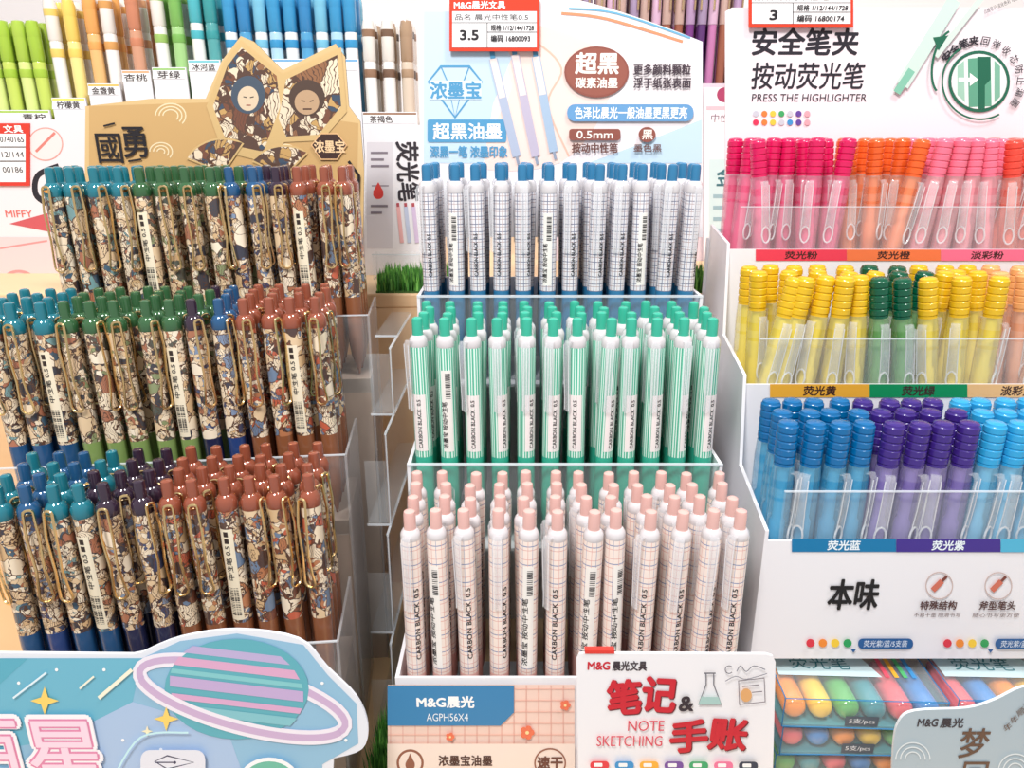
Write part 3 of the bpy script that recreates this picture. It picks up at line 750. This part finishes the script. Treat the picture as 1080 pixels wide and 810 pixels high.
# note sketching card
s = Sign(710, 760, .297)
RD = (206, 30, 50)
s.text('M&G', 620, 698, 643, 706, RD, .05); s.text('晨光文具', 646, 697, 682, 707, (60, 50, 60), .03)
for ch, bx, rt_ in (('笔', (641, 717, 675, 752), 4), ('记', (678, 714, 712, 749), -3), ('手', (707, 759, 745, 791), 4), ('账', (748, 757, 787, 789), -3)):
    s.text(ch, bx[0]+1, bx[1]+1, bx[2]+1, bx[3]+1, (110, 20, 36), .05, rt_); s.text(ch, *bx, RD, .045, rt_)
s.text('&', 716, 733, 731, 748, (50, 40, 50), .04)
s.text('NOTE', 662, 758, 700, 769, (220, 70, 90)); s.text('SKETCHING', 629, 774, 698, 785, (220, 70, 90))
s.line([(744, 708), (744, 720), (736, 741), (760, 741), (752, 720), (752, 708)], 1.2, (110, 110, 120)); s.poly([(739, 733), (757, 733), (760, 741), (736, 741)], (170, 205, 200)); s.line([(742, 708), (754, 708)], 1.5, (110, 110, 120))
s.line([(778, 716), (805, 713), (806, 738), (779, 741)], 1.2, (120, 110, 120), True); s.line([(782, 722), (800, 720)], 1, (120, 110, 120)); s.ell(786, 731, 6, 7, (226, 170, 110)); s.line([(792, 728), (803, 727)], 1, (120, 110, 120))
s.ring(768, 704, 4, 4, 1, (120, 120, 130), 0, 40, 320); s.line(smooth_pts([(776, 706), (780, 700), (786, 706), (794, 700), (806, 704)], 4, False), 1, (130, 130, 140)); s.line(smooth_pts([(764, 716), (775, 711), (786, 714), (808, 708)], 4, False), 1, (150, 150, 160))
for k, c in enumerate(((230, 60, 70), (60, 150, 210), (250, 180, 60), (120, 80, 160), (60, 170, 110), (240, 120, 160), (50, 60, 80))):
    x = 622+k*26; s.rect(x, 800, x+20, 809, c, 4); s.rect(x+4, 802, x+13, 806, (250, 250, 250), 1)
s.rect(618, 822, 806, 930, (246, 236, 240))
cd = s.finish('shop_sign', [(608, 696), (611, 690), (618, 689), (808, 690), (815, 692), (818, 698), (812, 943), (612, 943)], M((243, 242, 245), .35), 'white card with red lettering for note sketching pens', 'sign')
rc = Sign(650, 686, .2965); rc.finish('red_edge_clip', rectp(617, 686, 648, 689.5), M((226, 60, 50), .4), 'red plastic edge clip', parent=cd, th=.003)
# bottom right card
s = Sign(1010, 780, .30); BW = (104, 78, 62)
s.text('M&G', 968, 758, 989, 766, (60, 56, 64), .04); s.text('晨光', 992, 757, 1016, 767, (60, 56, 64), .03)
s.text('梦', 1012, 768, 1042, 799, BW, .014); s.text('回', 1014, 803, 1040, 828, BW, .014)
for i, ch in enumerate('年年顺遂'): s.text(ch, 1058+i*7, 762-i*8, 1066+i*7, 770-i*8, BW, .0, 40)
for k in range(3): s.ring(962, 800, 8+k*5, 8+k*5, 1.2, (226, 236, 240), 0, 180, 360); s.ring(1070, 812, 8+k*5, 8+k*5, 1.2, (226, 236, 240), 0, 180, 360)
s.finish('shop_sign', smooth_pts([(938, 945), (940, 860), (942, 790), (948, 762), (965, 750), (1020, 747), (1050, 738), (1078, 725), (1110, 722)], 4, False)+[(1110, 940)], M((176, 194, 204), .4), 'pale grey-blue die-cut card with brown lettering', 'sign', edge=M((225, 232, 236), .5))

# ================= BACKGROUND =================
WB = (238, 235, 230)
def marker_kind(body, cap, lab):
    R = .0056; cm = M(cap, .12, 0, 1, .5)
    b = MB().add(*lathe([(R, .036), (R, .104), (R*.94, .105)], 12), M(body, .12, 0, 1, .5)).make('barrel', True)
    e = MB().add(*lathe([(R*.8, 0), (R, .004), (R*1.04, .0355)], 12), cm).make('cap', True)
    top_c = cm if body != WB or cap[2] > cap[0] else M((236, 230, 222), .12, 0, 1, .5)
    c = MB().add(*lathe([(R*.9, .105), (R*1.04, .107), (R*1.04, .134), (R*.85, .139), (R*.3, .140)], 12), top_c)
    c.add(*lathe([(R*1.05, .126), (R*1.07, .127), (R*1.07, .131), (R*1.05, .132)], 12), cm)
    w = MB().add(*lathe([(R*1.03, .092), (R*1.06, .093), (R*1.06, .098), (R*1.03, .099)], 12), M(cap, .3)).make('ring', True)
    return dict(name='marker', label=lab+' dual-tip marker standing in a stepped tray', cat='marker', parts=[('barrel', b, None), ('cap', e, None), ('cap', c.make('cap', True), None), ('ring', w, None)])
MK = {}
def mkr(body, cap, lab):
    k = (body, cap)
    if k not in MK: MK[k] = marker_kind(body, cap, lab)
    return MK[k]
steps = [(-60, 52, 116, 22, [((196, 214, 96), (166, 200, 66), 'lime green'), ((214, 226, 140), (172, 202, 76), 'pale lime')], '青柠', (170, 205, 70)),
         (54, 90, 103, 0, [(WB, (236, 204, 110), 'white and yellow'), ((242, 222, 140), (240, 208, 104), 'yellow')], '柠檬黄', (240, 225, 90)),
         (92, 126, 88, -8, [((230, 182, 118), (232, 166, 92), 'orange'), (WB, (216, 158, 92), 'white and orange')], '金盏黄', (245, 190, 80)),
         (128, 158, 74, -12, [((206, 150, 120), (204, 132, 100), 'brown'), (WB, (222, 160, 124), 'white and apricot')], '杏桃', (240, 170, 120)),
         (160, 196, 71, -16, [(WB, (156, 192, 104), 'white and green'), ((160, 204, 132), (124, 180, 90), 'green')], '芽绿', (150, 200, 110)),
         (198, 232, 63, -20, [(WB, (80, 180, 190), 'white and teal'), ((84, 160, 160), (60, 154, 156), 'teal')], '冰河蓝', (110, 200, 210)),
         (234, 378, 62, -10, [(WB, (60, 150, 200), 'white and blue'), ((80, 156, 200), (54, 134, 190), 'blue'), (WB, (120, 190, 218), 'white and pale blue'), ((170, 208, 226), (60, 150, 200), 'pale blue')], '湖水蓝', (100, 170, 220)),
         (382, 440, 118, 22, [(WB, (150, 116, 92), 'white and tan'), (WB, (120, 92, 74), 'white and brown'), ((214, 196, 176), (176, 146, 118), 'beige'), (WB, (96, 86, 80), 'white and grey')], '茶褐色', (150, 110, 80))]
ms = empty('marker_display_stand', (-.25, .75, BOXT), 'white stepped tray of dual-tip art markers with colour labels', 'display stand')
for i, (xa, xb, yl, yt, kinds, tx, lc) in enumerate(steps):
    a = hit(xa, yl, .72); b = hit(xb, yl, .72); tipz = hit((xa+xb)/2, yt, .735).z; fl = tipz-.1405
    fp = part_box(ms, 'front_lip', a.x, b.x, .72, .722, BOXT, a.z, WHITE)
    part_box(ms, 'tray_floor', a.x, b.x, .7225, .778, BOXT, fl, WHITE)
    g = Sign(xa, yl, .7198); g.rect(xa+1, yl+1, xb-1, yl+12, (246, 246, 246)); g.rect(xa+1, yl+1, xb-1, yl+3, lc)
    m = (xa+xb)/2 if xa >= 0 else 36
    if i == 6: m = 250
    if i == 7: m = 402
    g.text(tx, m-12, yl+4, m+12, yl+11.5, (70, 60, 60), .02)
    mk('printed_graphic', g.b.make('printed_graphic'), fp, None, g.o)
    for r in range(3):
        n = max(1, int((b.x-a.x)/.0128))
        for c in range(n):
            x = a.x+(c+.5)*(b.x-a.x)/n; k = kinds[(c+r) % len(kinds)]
            place(mkr(*k), (x, .7305+r*.0155, fl+.0005), 0, 0, random.uniform(-.006, .006), 'dual-tip markers in the stepped tray')
part_box(ms, 'back_panel', -.7, -.08, .779, .781, BOXT, Z(.02), WHITE)
# boards behind the left stand
s = Sign(40, 200, .70)
s.line(smooth_pts([(52, 216), (38, 205), (40, 185), (62, 175)], 6, False), 6, (40, 36, 44))
s.ell(48, 152, 18, 17, (250, 226, 224)); s.line([(38, 160), (58, 140)], 3, (220, 130, 120)); s.ring(48, 152, 18, 17, 1.2, (230, 160, 150))
s.poly([(10, 236), (60, 222), (60, 246)], (206, 90, 96)); s.text('MIFFY', 6, 222, 34, 229, (226, 110, 100), .01)
s.rect(-40, 250, 90, 330, (236, 206, 208)); s.line([(0, 262), (50, 254)], 2, (230, 150, 150)); s.ring(20, 300, 18, 14, 3, (222, 150, 150))
s.finish('shop_sign', rectp(-60, 126, 92, 335), M((238, 230, 233), .4), 'white and pink printed card standing behind the pens', 'sign')
s = Sign(415, 200, .69)
s.rect(387, 150, 414, 262, (218, 214, 220)); s.line([(392, 196), (410, 196)], 1.5, (150, 140, 150))
s.poly([(399, 192), (405, 203), (393, 203)], (214, 66, 60)); s.ell(399, 205, 5.5, 5, (214, 66, 60), n=14)
for y, w in ((160, 18), (167, 14), (174, 19), (216, 18), (223, 12)): s.rect(391, y, 391+w, y+2.5, (130, 120, 130))
s.text('荧光笔', 419, 150, 442, 212, (46, 40, 48), .03, -90)
for k in range(3): s.line([(420+k*8, 218), (424+k*8, 256)], 4, ((236, 180, 180), (190, 200, 224), (210, 190, 220))[k]); s.line([(419.5+k*8, 214), (420+k*8, 218)], 3, (180, 80, 90))
s.finish('shop_sign', rectp(385, 132, 446, 303), M((238, 236, 240), .4), 'white upright card with dark lettering and red drop icon', 'sign')
# clear box behind
cb = empty('clear_box', (-.105, .675, BOXT), 'small clear acrylic box on the wooden step', 'box')
q = hit(392, 268, .665); q2 = hit(443, 268, .665)
for nm, bx in (('front_wall', (q.x, q2.x, .665, .6665, BOXT, q.z)), ('back_wall', (q.x, q2.x, .684, .6855, BOXT, q.z)), ('side_wall', (q.x, q.x+.0015, .6665, .684, BOXT, q.z)), ('side_wall', (q2.x-.0015, q2.x, .6665, .684, BOXT, q.z))):
    part_box(cb, nm, *bx, AC)
part_box(cb, 'rim', q.x, q2.x, .6645, .665, q.z-.001, q.z, EDGE)
# rear rack of thin pens
rr = empty('pen_rack', (.13, .8, BOXT), 'clear rack of slim purple and brown pens behind the header card', 'pen rack')
a = hit(575, 90, .78); b = hit(782, 90, .78)
part_box(rr, 'base', a.x, b.x, .781, .84, BOXT, hit(700, 150, .78).z, WHITE)
fpz = hit(700, 88, .78).z
part_box(rr, 'clear_front', a.x, b.x, .779, .7805, BOXT, fpz, M((246, 230, 240), .2, 0, .6))
def slim(c, lab):
    b = MB().add(*lathe([(.001, 0), (.004, .012), (.0042, .11)], 10), M(c, .3)).make('barrel', True)
    cp = MB().add(*lathe([(.0046, .108), (.0046, .15), (.003, .154)], 10), M(tuple(min(255, int(v*.5+110)) for v in c), .25)).make('cap', True)
    cl = MB().add(*strip([(-.0046, .149, .001, .0004), (-.006, .148, .001, .0005), (-.0058, .12, .001, .0005)]), M((220, 190, 150), .25, .8)).make('clip', True)
    return dict(name='slim_pen', label=lab+' slim pen with metal clip in a rear rack', cat='pen', parts=[('barrel', b, None), ('cap', cp, None), ('clip', cl, None)])
SL = [slim((120, 60, 130), 'purple'), slim((150, 90, 70), 'brown'), slim((190, 120, 170), 'mauve'), slim((90, 50, 110), 'dark purple')]
bz = hit(700, 150, .78).z
n = 17
for r in range(3):
    for c in range(n):
        x = a.x+.008+c*(b.x-a.x-.016)/(n-1); kd = SL[(c*3+r) % 4] if c > 10 else SL[(1, 2, 1, 3)[(c+r) % 4]]
        place(kd, (x, .791+r*.0125, bz+.0003), random.uniform(-.6, .6), 0, random.uniform(-.01, .01), 'slim pens in the rear rack')
s = Sign(762, 170, .775)
s.ell(764, 100, 8, 8, (170, 60, 100), n=16); s.rect(745, 112, 782, 116, (236, 190, 200)); s.text('中性笔', 750, 120, 779, 129, (120, 90, 110)); s.rect(748, 168, 780, 262, (206, 226, 228)); s.text('金', 756, 176, 776, 196, (60, 110, 120), .03)
for k in range(4): s.rect(752, 205+k*12, 776-3*(k % 2), 209+k*12, (150, 180, 190))
s.finish('shop_sign', rectp(742, 92, 788, 300), M((244, 238, 242), .4), 'white card with small printed panels behind the pens', 'sign')

# price tags
def tag(x0, y0, x1, y1, Y, price, l2, l3):
    s = Sign((x0+x1)/2, (y0+y1)/2, Y); OR = (226, 62, 34); w = x1-x0
    s.text('M&G晨光文具', x0+5, y0+4, x0+w*.62, y0+12.5, (255, 255, 255), .03)
    s.rect(x0+3, y0+15, x1-3, y1-4, (246, 243, 243))
    s.line([(x0+3, y0+27), (x1-3, y0+27)], .8, BLACK); s.line([(x0+w*.42, y0+27), (x0+w*.42, y1-4)], .8, BLACK); s.line([(x0+w*.42, y0+37), (x1-3, y0+37)], .8, BLACK)
    s.text('品名 晨光中性笔0.5', x0+6, y0+18, x1-12, y0+24.5, BLACK); s.text(price, x0+w*.12 if len(price) > 1 else x0+w*.2, y0+35, x0+w*.32 if len(price) > 1 else x0+w*.27, y0+45, BLACK, .05)
    s.text('规格 '+l2, x0+w*.46, y0+29, x1-6, y0+35.5, BLACK, .02); s.text('编码 '+l3, x0+w*.46, y0+40, x1-10, y0+47, BLACK, .02)
    s.finish('price_tag', rectp(x0, y0, x1, y1), M(OR, .4), 'orange-red framed price tag clipped to a header card', 'price tag')
tag(474, -3, 569, 54, .544, '3.5', '1/12/144/1728', '16800093')
tag(790, -24, 900, 29, .576, '3', '1/12/144/1728', '16800174')
s = Sign(10, 160, .6984)
s.rect(-20, 141, 27, 192, (246, 244, 244)); s.text('0740165', 0, 144, 25, 150, BLACK, .01); s.text('12/144', 2, 160, 25, 166, BLACK); s.text('00186', 3, 176, 24, 182, BLACK)
for y in (155, 170): s.line([(-20, y), (27, y)], 1, (60, 40, 40))
s.text('文具', 4, 132, 24, 140, (255, 255, 255), .03)
s.finish('price_tag', rectp(-24, 130, 31, 196), M((220, 60, 44), .4), 'orange-red framed price tag on a white card', 'price tag')

# ================= CAMERA, LIGHT =================
cam = bpy.data.cameras.new('camera'); co = bpy.data.objects.new('camera', cam); COL.objects.link(co)
cam.sensor_width = 36; cam.lens = 36*FP/1080; cam.clip_start = .01
co.location = (0, 0, CZ); co.rotation_euler = (math.radians(90)-TH, 0, 0); sc.camera = co
w = bpy.data.worlds.new('world'); sc.world = w; w.use_nodes = True
w.node_tree.nodes['Background'].inputs[0].default_value = (1, .98, .985, 1)
w.node_tree.nodes['Background'].inputs[1].default_value = .52
def area(n, loc, tgt, size, e, c=(1, 1, 1)):
    l = bpy.data.lights.new(n, 'AREA'); l.energy = e; l.size = size; l.color = c
    o = bpy.data.objects.new(n, l); COL.objects.link(o); o.location = loc
    o.rotation_euler = (Vector(tgt)-Vector(loc)).to_track_quat('-Z', 'Y').to_euler()
area('ceiling_light', (-.3, -.3, 2.3), (0, .45, 1.2), .25, 17, (1, .985, .97))
area('ceiling_light', (.5, .1, 2.5), (.1, .5, 1.2), .2, 10, (1, .985, .97))
